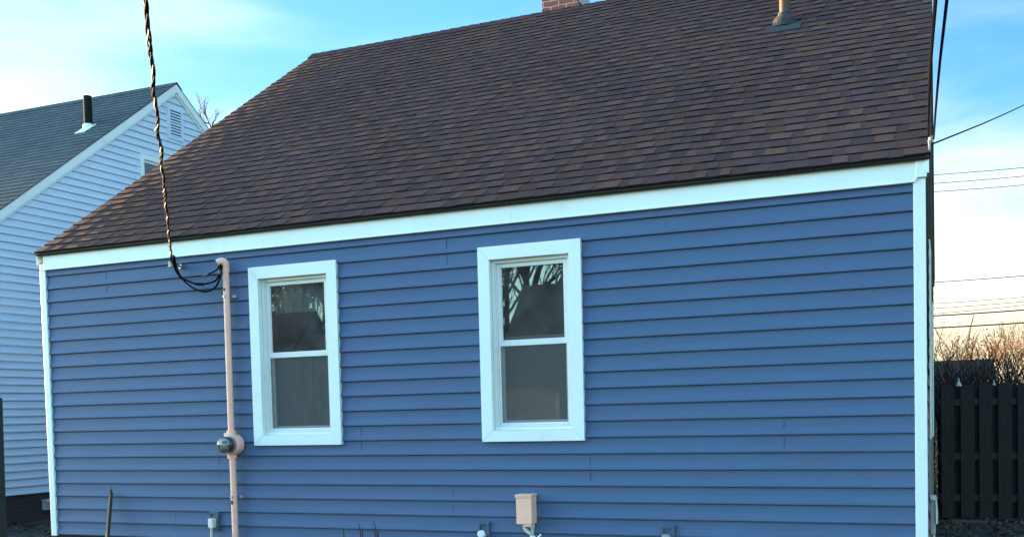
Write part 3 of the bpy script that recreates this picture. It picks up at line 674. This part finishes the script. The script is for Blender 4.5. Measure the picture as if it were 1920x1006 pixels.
def bare_tree(x, y, h, label, seed, group=None, leafy=0, lean=(0, 0), depth=5, lowr=.012, mt=None, z0=0, name='bare_tree', stems=1, spread=.5):
    rg = random.Random(seed); r = thing(name, label, 'tree' if name == 'bare_tree' else 'shrub', (x, y, z0), group=group)
    trunk = MB(); crown = MB(); lv = MB()
    for sN in range(stems):
        d = Vector((lean[0] + rg.gauss(0, .05 + .12 * (stems > 1)), lean[1] + rg.gauss(0, .05), 1)).normalized(); p = Vector((rg.gauss(0, .25) * (stems > 1), 0, 0)); pts = [p + d * (h * .30 * i / 5) + Vector((rg.gauss(0, .012), rg.gauss(0, .012), 0)) * h * .3 for i in range(6)]
        r0 = h * .018 / math.sqrt(stems); trunk.tube(pts, [r0 * (1.25 - .09 * i) for i in range(6)], 8, cap=False)
        for k in range(3): branch(crown, pts[-1 - k % 2], (d + Vector((rg.gauss(0, .35), rg.gauss(0, .35), .2))).normalized(), h * .26, r0 * .6, depth - 1, rg, spread, .14, (lv, leafy) if leafy else None, 6, lowr)
    trunk.build('trunk', M_BARK if mt is None else mt, r, smooth=True); crown.build('crown', M_TWIG if mt is None else mt, r, smooth=True)
    if leafy: lv.build('foliage', M_LEAFO, r)
    return r
# right background thicket: (pixel x, Y, height, leaves)
TR = [(1772, 44, 4.7, 1, 'bare orange lit tree nearest the house corner, behind the fence', 2), (1805, 50, 5.3, 0, 'tall thin bare tree second from the house corner, behind the fence', 1), (1845, 47, 4.5, 0, 'bare tree standing over the low dark roof behind the fence', 1), (1878, 40, 4.4, 0, 'slender bare tree just right of the low dark roof', 2), (1912, 42, 4.4, 2, 'russet leaved tree at the right edge beyond the fence', 2), (1945, 45, 4.6, 2, 'brown leaved tree cut off by the right edge of the photo', 2)]
for i, (px, Y, h, lf, lab, stn) in enumerate(TR):
    p = at(px, 747, Y); bare_tree(p.x, Y, h * 1.15, lab, 20 + i, 'trees beyond the fence', lf * 2, stems=stn, lowr=.008, spread=.62, depth=4)
tw = thing('bare_tree', 'bare tree tips showing between the two roofs', 'tree', (0, 0, 0)); YT = 24
base = at(402, 262, YT); tw.location = (base.x + .2, YT, 0); m = MB(); m.tube([Vector((base.x + .2, YT, 0)), Vector((base.x + .15, YT, base.z * .55)), base], [.16, .10, .04], 8); localised(m.build('trunk', M_BARK, tw, smooth=True), tw)
m = MB(); rg = random.Random(6)
def twig(pix, r0):
    P = bez([at(x, y, YT + rg.uniform(-.3, .3)) for x, y in pix], 14); m.tube(P, [r0 * (1 - .75 * i / (len(P) - 1)) for i in range(len(P))], 5, cap=False)
    for i in range(3, len(P)):
        for _ in range(2):
            if rg.random() < .8: d = (P[i] - P[i - 1]).normalized() * .5 + Vector((rg.gauss(0, .6), rg.gauss(0, .4), rg.uniform(.1, .8))); q = P[i] + d.normalized() * rg.uniform(.12, .45); m.tube([P[i], P[i] * .5 + q * .5 + Vector((rg.gauss(0, .02), 0, .02)), q], [.009, .007, .004], 3, cap=False)
for p in ([(402, 262), (396, 241), (387, 220), (378, 205), (372, 186)], [(388, 222), (384, 208), (383, 190)], [(396, 241), (401, 228), (408, 215)], [(392, 232), (381, 228), (374, 212)], [(400, 256), (386, 246), (376, 232)]): twig(p, .03)
localised(m.build('crown', M_TWIG, tw), tw)
# tangled brush right behind the fence
for i, px in enumerate((1762, 1782, 1806, 1832, 1856, 1884, 1912)):
    p = at(px, 747, 9.2 + .35 * (i % 3)); rg = random.Random(90 + i)
    r = thing('brush_shrub', 'tangled bare brush behind the fence, %s' % ('nearest the house corner', 'second from the house corner', 'behind the pale cone cap', 'below the left end of the low dark roof', 'below the right end of the low dark roof', 'right of the low dark roof', 'at the right edge of the photo')[i], 'shrub', (p.x, p.y, 0), group='brush along the back of the fence')
    m = MB()
    for k in range(60):
        d = Vector((rg.gauss(0, .6), rg.gauss(0, .3), 1)).normalized(); branch(m, Vector((rg.gauss(0, .16), rg.gauss(0, .15), 0)), d, rg.uniform(.85, 1.15), .014, 2, rg, .8, .02, None, 4, .0055)
    m.build('stems', M_DTWIG, r)
# sapling tips at the foot of the wall
sh = thing('sapling', 'few bare dark twigs poking up in front of the siding between the windows', 'shrub', (-3.25, -.3, 0)); m = MB()
for (tx, ty), (bx_, bz) in zip(((672, 979), (678, 985), (700, 976), (707, 990), (699, 988), (644, 988)), ((677, 1006), (680, 1006), (707, 1006), (709, 1004), (704, 1006), (645, 1006))):
    a = at(tx, ty, -.3); b = at(bx_, bz, -.3); c = Vector((-3.25 + (b.x + 3.25) * .4, -.3, 0)); m.tube(bez([c, c * .4 + b * .6 + Vector((.01, 0, 0)), b, a], 12), [.010, .009, .008, .008, .008, .007, .006, .006, .005, .005, .005, .004, .004, .004, .003, .003, .003][:len(bez([c, c, b, a], 12))], 6)
localised(m.build('stems', M_DTWIG, sh), sh)

# ------------------------------------------------------------------ fence on the right
FY = 7.42
fence = thing('wood_fence', 'tall black stained board fence with alternating pickets behind the house', 'fence', (1.3, FY, 0))
rg = random.Random(4); x = 1.262; pk = []
def picket(x, wd, y0, y1, z1):
    m = MB(); d = .025; a = rg.uniform(-.003, .003)
    m.prism([(x, .03), (x + wd, .03), (x + wd + a, z1 - d), (x + wd - d + a, z1), (x + d + a, z1), (x + a, z1 - d)], y0, y1); localised(m.build('picket', M_FENCE, fence), fence)
xs = []
while x < 7.6:
    wd = rg.uniform(.156, .170); picket(x, wd, FY - .045 + rg.uniform(-.004, .004), FY - .020, 1.825 + rg.uniform(-.02, .012)); xs.append((x, wd))
    picket(x + .115, .148, FY + .062, FY + .087, 1.805 + rg.uniform(-.025, .01)); x += .232 + rg.uniform(-.008, .008)
for z in (.30, .86, 1.585):
    m = MB(); m.box(1.235, 7.75, FY - .0195, FY + .0205, z - .045, z + .045); localised(m.build('rail', M_FENCE2, fence), fence)
for px in (1.24, 3.6, 6.0, 7.75):
    m = MB(); m.box(px, px + .09, FY + .021, FY + .061, 0, 1.80); localised(m.build('post', M_FENCE, fence), fence)
for (px, hh, ww) in ((1797.5, .115, .040), (1863.5, .075, .022)):
    p = at(px, 719, FY + .01); m = MB(); m.lathe([(ww, 0), (ww, .012), (ww * .5, hh * .45), (ww * .28, hh * .55), (ww * .3, hh * .75), (ww * .08, hh)], (p.x, p.y, 1.80), (0, 0, 1), 10); o = localised(m.build('post_cap', M_GREYP if ww > .03 else M_GALV, fence), fence)
tb = thing('landscape_timber', 'weathered timber lying on the ground along the fence', 'timber', (2.0, 7.1, 0)); m = MB()
p0, p1 = at(1784, 987, 6.95), at(1851, 987, 6.95); m.box(p0.x, p1.x, 6.9, 7.02, .0, .05); localised(m.build('beam', M_TIMBER, tb, bevel=.008), tb)
# low roof beyond the fence
gp0, gp1 = at(1750, 684, 30), at(1863, 672, 30)
sh = thing('garage', 'low garage with dark shingle roof beyond the fence', 'garage', (gp0.x, 30, 0))
rz_ = gp1.z; m = MB(); ex = (gp1.x - gp0.x) + .0
m.box(-3.0, ex - .25, -2.6, 2.6, 0, 2.0); m.build('wall', M_FARW, sh)
m = MB()
for s in (-1, 1):
    q = [(-3.2, s * 3.0, 1.75), (ex, s * 3.0, 1.75), (ex, 0, rz_), (-3.2, 0, rz_)]; lo = [(a_, b_, c_ - .10) for a_, b_, c_ in q]
    m.quad(q if s < 0 else q[::-1], 0, (.05, .045, .045)); m.quad(lo[::-1] if s < 0 else lo, 0, (.05, .05, .05))
    for i in range(4): m.quad([lo[i], lo[(i + 1) % 4], q[(i + 1) % 4], q[i]], 0, (.05, .05, .05))
m.build('roof', M_FARR, sh)
m = MB(); m.prism([(ex - .26, 1.95), (ex - .22, 1.95), (ex - .22, 2.0), (ex - .26, 2.0)], -2.6, 2.6); m.quad([(ex - .249, -2.58, 2.0), (ex - .249, 2.58, 2.0), (ex - .249, 0, rz_ - .15)]); m.build('gable', M_FARW, sh)
# utility lines
WI = [((1755, 328), (1920, 314.5), .008), ((1755, 344), (1920, 330.5), .008), ((1755, 359.5), (1920, 347), .008), ((1755, 529), (1920, 517), .010), ((1755, 569), (1920, 557), .0065), ((1755, 578), (1920, 565.5), .0065), ((1755, 588), (1920, 572), .0065), ((1752, 592), (1920, 581), .016), ((1752, 614.5), (1920, 605), .017)]
wl = ['topmost of the three close parallel lines high in the right sky', 'middle of the three close parallel lines high in the right sky', 'lowest of the three close parallel lines high in the right sky', 'single thin line alone in the white part of the right sky', 'uppermost faint line above the bare trees', 'middle faint line above the bare trees', 'lowest faint line above the bare trees', 'upper of the two thick dark lines across the bare trees', 'lower of the two thick dark lines across the bare trees']
for (p, q, r), lab in zip(WI, wl):
    Y = 21.0; a, b = at(*p, Y), at(*q, Y); d = b - a; m = MB(); a0 = a - d * 1.2; 
    m.tube([a0 + d * (4.2 * i / 24) + Vector((0, 0, .10 * ((i / 24 * 4.2 - 1.7) / 2) ** 2 - .002)) for i in range(25)], r, 6)
    tag(m.build('power_line', M_BLACK), 'overhead wire, ' + lab, 'wire', 'utility lines behind the house')
m = MB(); a = Vector((1.197, .05, 3.37)); b = at(1920, 197, 6.0); d = b - a
m.tube([a + d * (2.5 * i / 20) + Vector((0, 0, -.05 * math.sin(min(1, i / 20 * 2.5) * math.pi) * .2)) for i in range(21)], .006, 6)
tag(m.build('power_line', M_BLACK), 'thin wire running up to the right from the roof corner', 'wire')

# ------------------------------------------------------------------ neighbouring house on the left
NY = 0.04719565
nh = thing('house', 'neighbouring house with pale siding, slate grey roof and louvred gable vent', 'house', (-12.5646, 4.73664, 0), -NY)
AP = (3.75, 8.078); SN = .7614
def nclip(z):
    zz = z; return (AP[0] - (AP[1] - .16 - zz) / SN, AP[0] + (AP[1] - .16 - zz) / SN)
NS0, NS1, NEZ = -2.55, 10.05, 3.25
m = MB(); NW = (2.79, 3.75, 5.1, 6.55)
siding(m, NS0, NS1, .462 + 60 * ROW, 60, [(.62, 46, 48), (.10, 39, 41), (.55, 33, 35), (.33, 4 + 51, 57), (2.2, 30, 32), (1.1, 25, 27)], [(NW[0] + .04, NW[1] - .04, NW[2] + .04, NW[3] - .04)], nclip, .001, .5, 9)
m.v = [(-y * 1.5, x, z) for x, y, z in m.v]
m.build('siding', M_NSIDE, nh)
m = MB(); m.box(-9, -.02, NS0 + .02, NS0 + .1, .46, 3.2); m.box(-9, -.02, NS1 - .1, NS1 - .02, .46, 3.2); m.box(-9, -8.9, NS0 + .1, NS1 - .1, .46, 3.2); m.build('wall', M_NSIDE, nh)
m = MB(); m.box(-9, -.02, NS0 + .02, NS1 - .02, 0, .455); m.build('foundation', M_NBRICK, nh)
RISE = .022
m = MB(); rg = random.Random(8); LN = math.hypot(AP[0] - NS0 + .12, (AP[0] - NS0 + .12) * SN); nn_ = int(LN / .152)
NX1 = .085
for k in range(nn_ + 1):
    x = -9.2
    t0 = min(1, k / nn_); t1 = min(1.0, (k + 1.08) / nn_)
    def NP(x, t, h):
        s = (NS0 - .12) + (AP[0] - NS0 + .12) * t; z = AP[1] - (AP[0] - s) * SN - RISE * (x - NX1) * t; return (x, s - .61 * h, z + .79 * h)
    while x < NX1:
        xn = min(NX1, x + rg.uniform(.14, .34)); f = rg.uniform(.82, 1.18); c = (.056 * f, .082 * f, .100 * f)
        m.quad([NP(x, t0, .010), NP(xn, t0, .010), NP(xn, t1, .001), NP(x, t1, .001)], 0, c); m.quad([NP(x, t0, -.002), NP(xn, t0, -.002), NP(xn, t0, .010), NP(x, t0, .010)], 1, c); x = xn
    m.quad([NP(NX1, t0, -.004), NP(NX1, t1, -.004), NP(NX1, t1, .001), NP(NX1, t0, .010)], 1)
s1 = NS1 + .12
m.quad([(-9.2, AP[0], AP[1] + RISE * 9.2), (NX1, AP[0], AP[1]), (NX1, s1, AP[1] - (s1 - AP[0]) * SN), (-9.2, s1, AP[1] - (s1 - AP[0]) * SN)], 0, (.058, .08, .09))
for s in (NS0 - .12, s1):
    pass
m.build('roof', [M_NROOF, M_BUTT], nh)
m = MB()
for i in range(60):
    x = -9.2 + i * .155; xn = min(NX1 + .01, x + .165); f = rg.uniform(.8, 1.1); c = (.055 * f, .078 * f, .085 * f)
    for sg in (-1, 1):
        q = [(x, AP[0] + sg * .13, AP[1] - RISE * (x - NX1) - .13 * SN + .016), (xn, AP[0] + sg * .13, AP[1] - RISE * (x - NX1) - .13 * SN + .01), (xn, AP[0], AP[1] - RISE * (x - NX1) + .022), (x, AP[0], AP[1] - RISE * (x - NX1) + .028)]
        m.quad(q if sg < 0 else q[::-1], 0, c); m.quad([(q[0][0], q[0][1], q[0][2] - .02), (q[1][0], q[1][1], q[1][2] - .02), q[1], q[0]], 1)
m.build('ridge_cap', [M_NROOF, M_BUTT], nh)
for sg in (-1, 1):                                     # rake boards with a narrow inner moulding
    m = MB()
    def bd(xa, xb, lo, hi, s_end):
        e = AP[0] + sg * s_end
        slope(m, xa, xb, lo, hi, 0, 0, 0, 0); m.v = m.v[:-8]
        za = AP[1] - s_end * SN
        m.v += [(xa, e, za - lo), (xb, e, za - lo), (xb, e, za - hi), (xa, e, za - hi), (xa, AP[0], AP[1] - lo), (xb, AP[0], AP[1] - lo), (xb, AP[0], AP[1] - hi), (xa, AP[0], AP[1] - hi)]
    bd(.045, .075, .012, .165, 6.4); bd(.002, .0445, .012, .21, 6.4); m.build('rake_board', M_WHITE, nh)
# gable vent with slats
gv = MB(); VY0, VY1, VZ0, VZ1 = 3.54, 3.93, 7.0, 7.60; t = .05
for a_, b_, c_, d_ in ((VY0, VY0 + t, VZ0, VZ1), (VY1 - t, VY1, VZ0, VZ1), (VY0 + t, VY1 - t, VZ0, VZ0 + t), (VY0 + t, VY1 - t, VZ1 - t, VZ1)): gv.box(.0, .045, a_, b_, c_, d_)
gv.box(.0, .022, VY0 - .03, VY1 + .03, VZ0 - .03, VZ1 + .03)
go = gv.build('gable_vent', M_NSIDE, nh)
m = MB(); m.box(.0221, .024, VY0 + t, VY1 - t, VZ0 + t, VZ1 - t); m.build('opening', M_BLACK, go)
for k in range(9):
    z = VZ0 + t + .012 + k * .0545; m = MB(); m.quad([(.044, VY0 + t, z), (.044, VY1 - t, z), (.026, VY1 - t, z + .034), (.026, VY0 + t, z + .034)]); m.quad([(.044, VY0 + t, z - .006), (.044, VY1 - t, z - .006), (.044, VY1 - t, z), (.044, VY0 + t, z)]); m.build('slat', M_NSIDE, go)
m = MB(); c = .085
for a_, b_, c_, d_ in ((NW[0], NW[0] + c, NW[2], NW[3]), (NW[1] - c, NW[1], NW[2], NW[3]), (NW[0] + c, NW[1] - c, NW[2], NW[2] + c), (NW[0] + c, NW[1] - c, NW[3] - c, NW[3])): m.box(-.05, .035, a_, b_, c_, d_)
nw = m.build('window', M_WHITE, nh)
m = MB(); m.box(-.035, -.005, NW[0] + c, NW[0] + c + .04, NW[2] + c, NW[3] - c); m.box(-.035, -.005, NW[1] - c - .04, NW[1] - c, NW[2] + c, NW[3] - c); m.box(-.035, -.006, NW[0] + c + .04, NW[1] - c - .04, NW[3] - c - .05, NW[3] - c); m.box(-.035, -.006, NW[0] + c + .04, NW[1] - c - .04, 5.8, 5.85); m.box(-.035, -.010, (NW[0] + NW[1]) / 2 - .02, (NW[0] + NW[1]) / 2 + .02, 5.85, NW[3] - c - .05); m.build('sash', M_VINYLW, nw)
m = MB(); m.box(-.032, -.028, NW[0] + c, NW[1] - c, NW[2] + c, NW[3] - c); m.build('pane', M_GLASS, nw)
m = MB(); m.box(-.05, -.045, NW[0] + c, NW[1] - c, NW[2] + .4, NW[3] - .1); m.build('shade', M_CURT, nw)
m = MB(); m.box(-.018, .075, .33, .47, .17, .34); m.prism([(.0, .345), (.10, .345), (.12, .30), (.0, .31)], .31, .49); m.build('foundation_vent', M_GREYP, nh)
# neighbour's plumbing vent
inv = nh.rotation_euler.to_matrix().to_4x4(); inv.translation = Vector(nh.location); pb = inv.inverted() @ Vector((-13.255, 7.15, 7.03))
m = MB(); m.tube([pb + Vector((0, .0, -.1)), pb + Vector((0, 0, .58))], .075, 18); nv_ = m.build('vent_pipe', M_VENTB, nh, smooth=True)
m = MB(); 
def nq(dx, ds, h): return pb + Vector((dx, ds, ds * SN)) + Vector((0, -.6, .8)) * h
a = [nq(-.14, -.20, .03), nq(.12, -.20, .03), nq(.15, .06, .03), nq(-.10, .06, .03)]; m.quad(a); m.quad([nq(-.14, -.20, .0), nq(.12, -.20, .0), a[1], a[0]]); m.quad([nq(.12, -.20, 0), nq(.15, .06, 0), a[2], a[1]]); m.lathe([(.11, -.1), (.10, .05), (.08, .07)], pb, (0, 0, 1), 16); m.build('flashing', M_WHITE, nv_)
# dark post at the left edge
pp = at(-3, 745, -1.5); ps = thing('fence_post', 'dark post with a stub of twig at the left edge, before the pale house', 'post', (pp.x, -1.5, 0))
m = MB(); wd = .075; x1_ = at(-4.0, 880, -1.5).x - pp.x; x1t = at(-4.5, 745, -1.5).x - pp.x
m.prism([(x1_ - .10, 0), (x1_, 0), (x1t, pp.z), (x1t - .10, pp.z)], -.05, .05); m.build('post', M_DARKM, ps, bevel=.006)
m = MB(); m.tube([(x1t, 0, pp.z - .13), (x1t + .02, 0, pp.z - .12), (x1t + .045, 0, pp.z - .125)], [.012, .009, .004], 5); m.build('twig', M_DTWIG, ps)

# ------------------------------------------------------------------ across the yard, seen only mirrored in the panes
def far_house(x0, x1, y, d, ez, rz, label, wallm, pitchface=True):
    r = thing('house', label, 'house', (x0, y, 0)); L_ = x1 - x0
    m = MB(); m.box(.2, L_ - .2, -d, 0, 0, ez)
    m.quad([(.2, 0, ez), (.2, -d, ez), (.2, -d / 2, rz - .15)]); m.quad([(L_ - .2, 0, ez), (L_ - .2, -d / 2, rz - .15), (L_ - .2, -d, ez)]); m.build('wall', wallm, r)
    m = MB()
    for yy in (.35, -d - .35):
        q = [(0, yy, ez - .2), (L_, yy, ez - .2), (L_, -d / 2, rz), (0, -d / 2, rz)]; lo = [(a_, b_, c_ - .12) for a_, b_, c_ in q]; m.quad(q); m.quad(lo)
        for i in range(4): m.quad([lo[i], lo[(i + 1) % 4], q[(i + 1) % 4], q[i]])
    m.build('roof', M_MIRR, r)
    for wx in (L_ * .25, L_ * .7):
        m = MB(); m.box(wx - .5, wx + .5, .0, .05, 1.0, 2.3); o = m.build('window', M_WHITE, r); mg = MB(); mg.box(wx - .4, wx + .4, .051, .056, 1.1, 2.2); mg.build('pane', M_GLASS, o)
    m = MB(); m.box(L_ * .48 - .45, L_ * .48 + .45, .0, .05, .1, 2.15); m.build('door', M_DOOR, r); return r
far_house(-10.7, -1.0, -19.6, 5, 2.6, 5.5, 'dark roofed house across the yard, mirrored in the middle window', M_FARW)
far_house(-27.0, -18.7, -20.2, 5, 2.6, 5.35, 'dark roofed house across the yard, mirrored in the window next to the meter pipe', M_FARW)
far_house(-18.5, -13.6, -22.5, 6, 4.7, 5.1, 'tall pale house across the yard, mirrored at the right of the meter pipe window', M_NSIDE)
for i, (x, y, h, lab) in enumerate(((-19.2, -26.5, 8.5, 'brown leaved tree behind the houses across the yard, mirrored in the meter pipe window'), (-23.5, -27, 9, 'farther left brown leaved tree mirrored in the meter pipe window'), (-11.6, -26, 11, 'bare tree across the yard, mirrored at the left of the middle window'), (-8.2, -31, 13, 'bare tree behind the far roof, mirrored over it in the middle window'), (-18, -28, 12, 'bare tree mirrored in the top of the window next to the meter pipe'), (-21.5, -28, 12, 'farther left bare tree mirrored in the top of the window beside the meter pipe'), (-15, -32, 13, 'tall bare tree behind the pale house across the yard'), (-13.5, -27, 10, 'bare tree between the pale and the dark house across the yard'))):
    bare_tree(x, y, h, lab, 70 + i, depth=5, lowr=.011, mt=M_DTWIG, leafy=9 if i < 2 else 0)

# ------------------------------------------------------------------ litter on the ground
m = MB(); rg = random.Random(3)
for (xa, xb, ya, yb, n) in ((-14, -8, -1, 5, 2600), (1.2, 5.5, 3.5, 7.4, 2600)):
    for _ in range(n):
        c = Vector((rg.uniform(xa, xb), rg.uniform(ya, yb), rg.uniform(.005, .03))); s = rg.uniform(.02, .055); a = Vector((rg.gauss(0, 1), rg.gauss(0, 1), rg.gauss(0, .35))).normalized(); b = a.cross(Vector((rg.gauss(0, .3), rg.gauss(0, .3), 1))).normalized()
        m.quad([c - a * s, c - b * s * .6, c + a * s, c + b * s * .6])
tag(m.build('leaf_litter', M_LITTER), 'dead leaves scattered over the dark ground', 'leaves', kind='stuff')
gr = thing('sun_patch_shrub', 'added shrub with leaves coloured as a sunlit patch, between the house wall and the fence', 'shrub', (1.195, 6.9, 0)); m = MB(); l2 = MB()  # added shrub; its tan leaves stand in for a sunlit yellow patch
for k in range(9):
    p = Vector((rg.uniform(-.015, .01), rg.gauss(0, .12), 0)); q = p + Vector((rg.uniform(-.005, .005), rg.gauss(0, .06), rg.uniform(1.0, 1.5))); m.tube([p, (p + q) / 2, q], .006, 4)
    for j in range(26):
        c = p.lerp(q, rg.uniform(.2, 1)) + Vector((rg.uniform(-.01, .006), rg.gauss(0, .03), 0)); s = rg.uniform(.02, .045); a = Vector((rg.gauss(0, .12), rg.gauss(0, 1), rg.gauss(0, 1))).normalized(); b = Vector((.15, .7, .7)).cross(a).normalized() * .6; l2.quad([c - a * s, c - b * s * .5, c + a * s, c + b * s * .5])
m.build('stems', M_TWIG, gr); l2.build('foliage', M_LEAFT, gr)
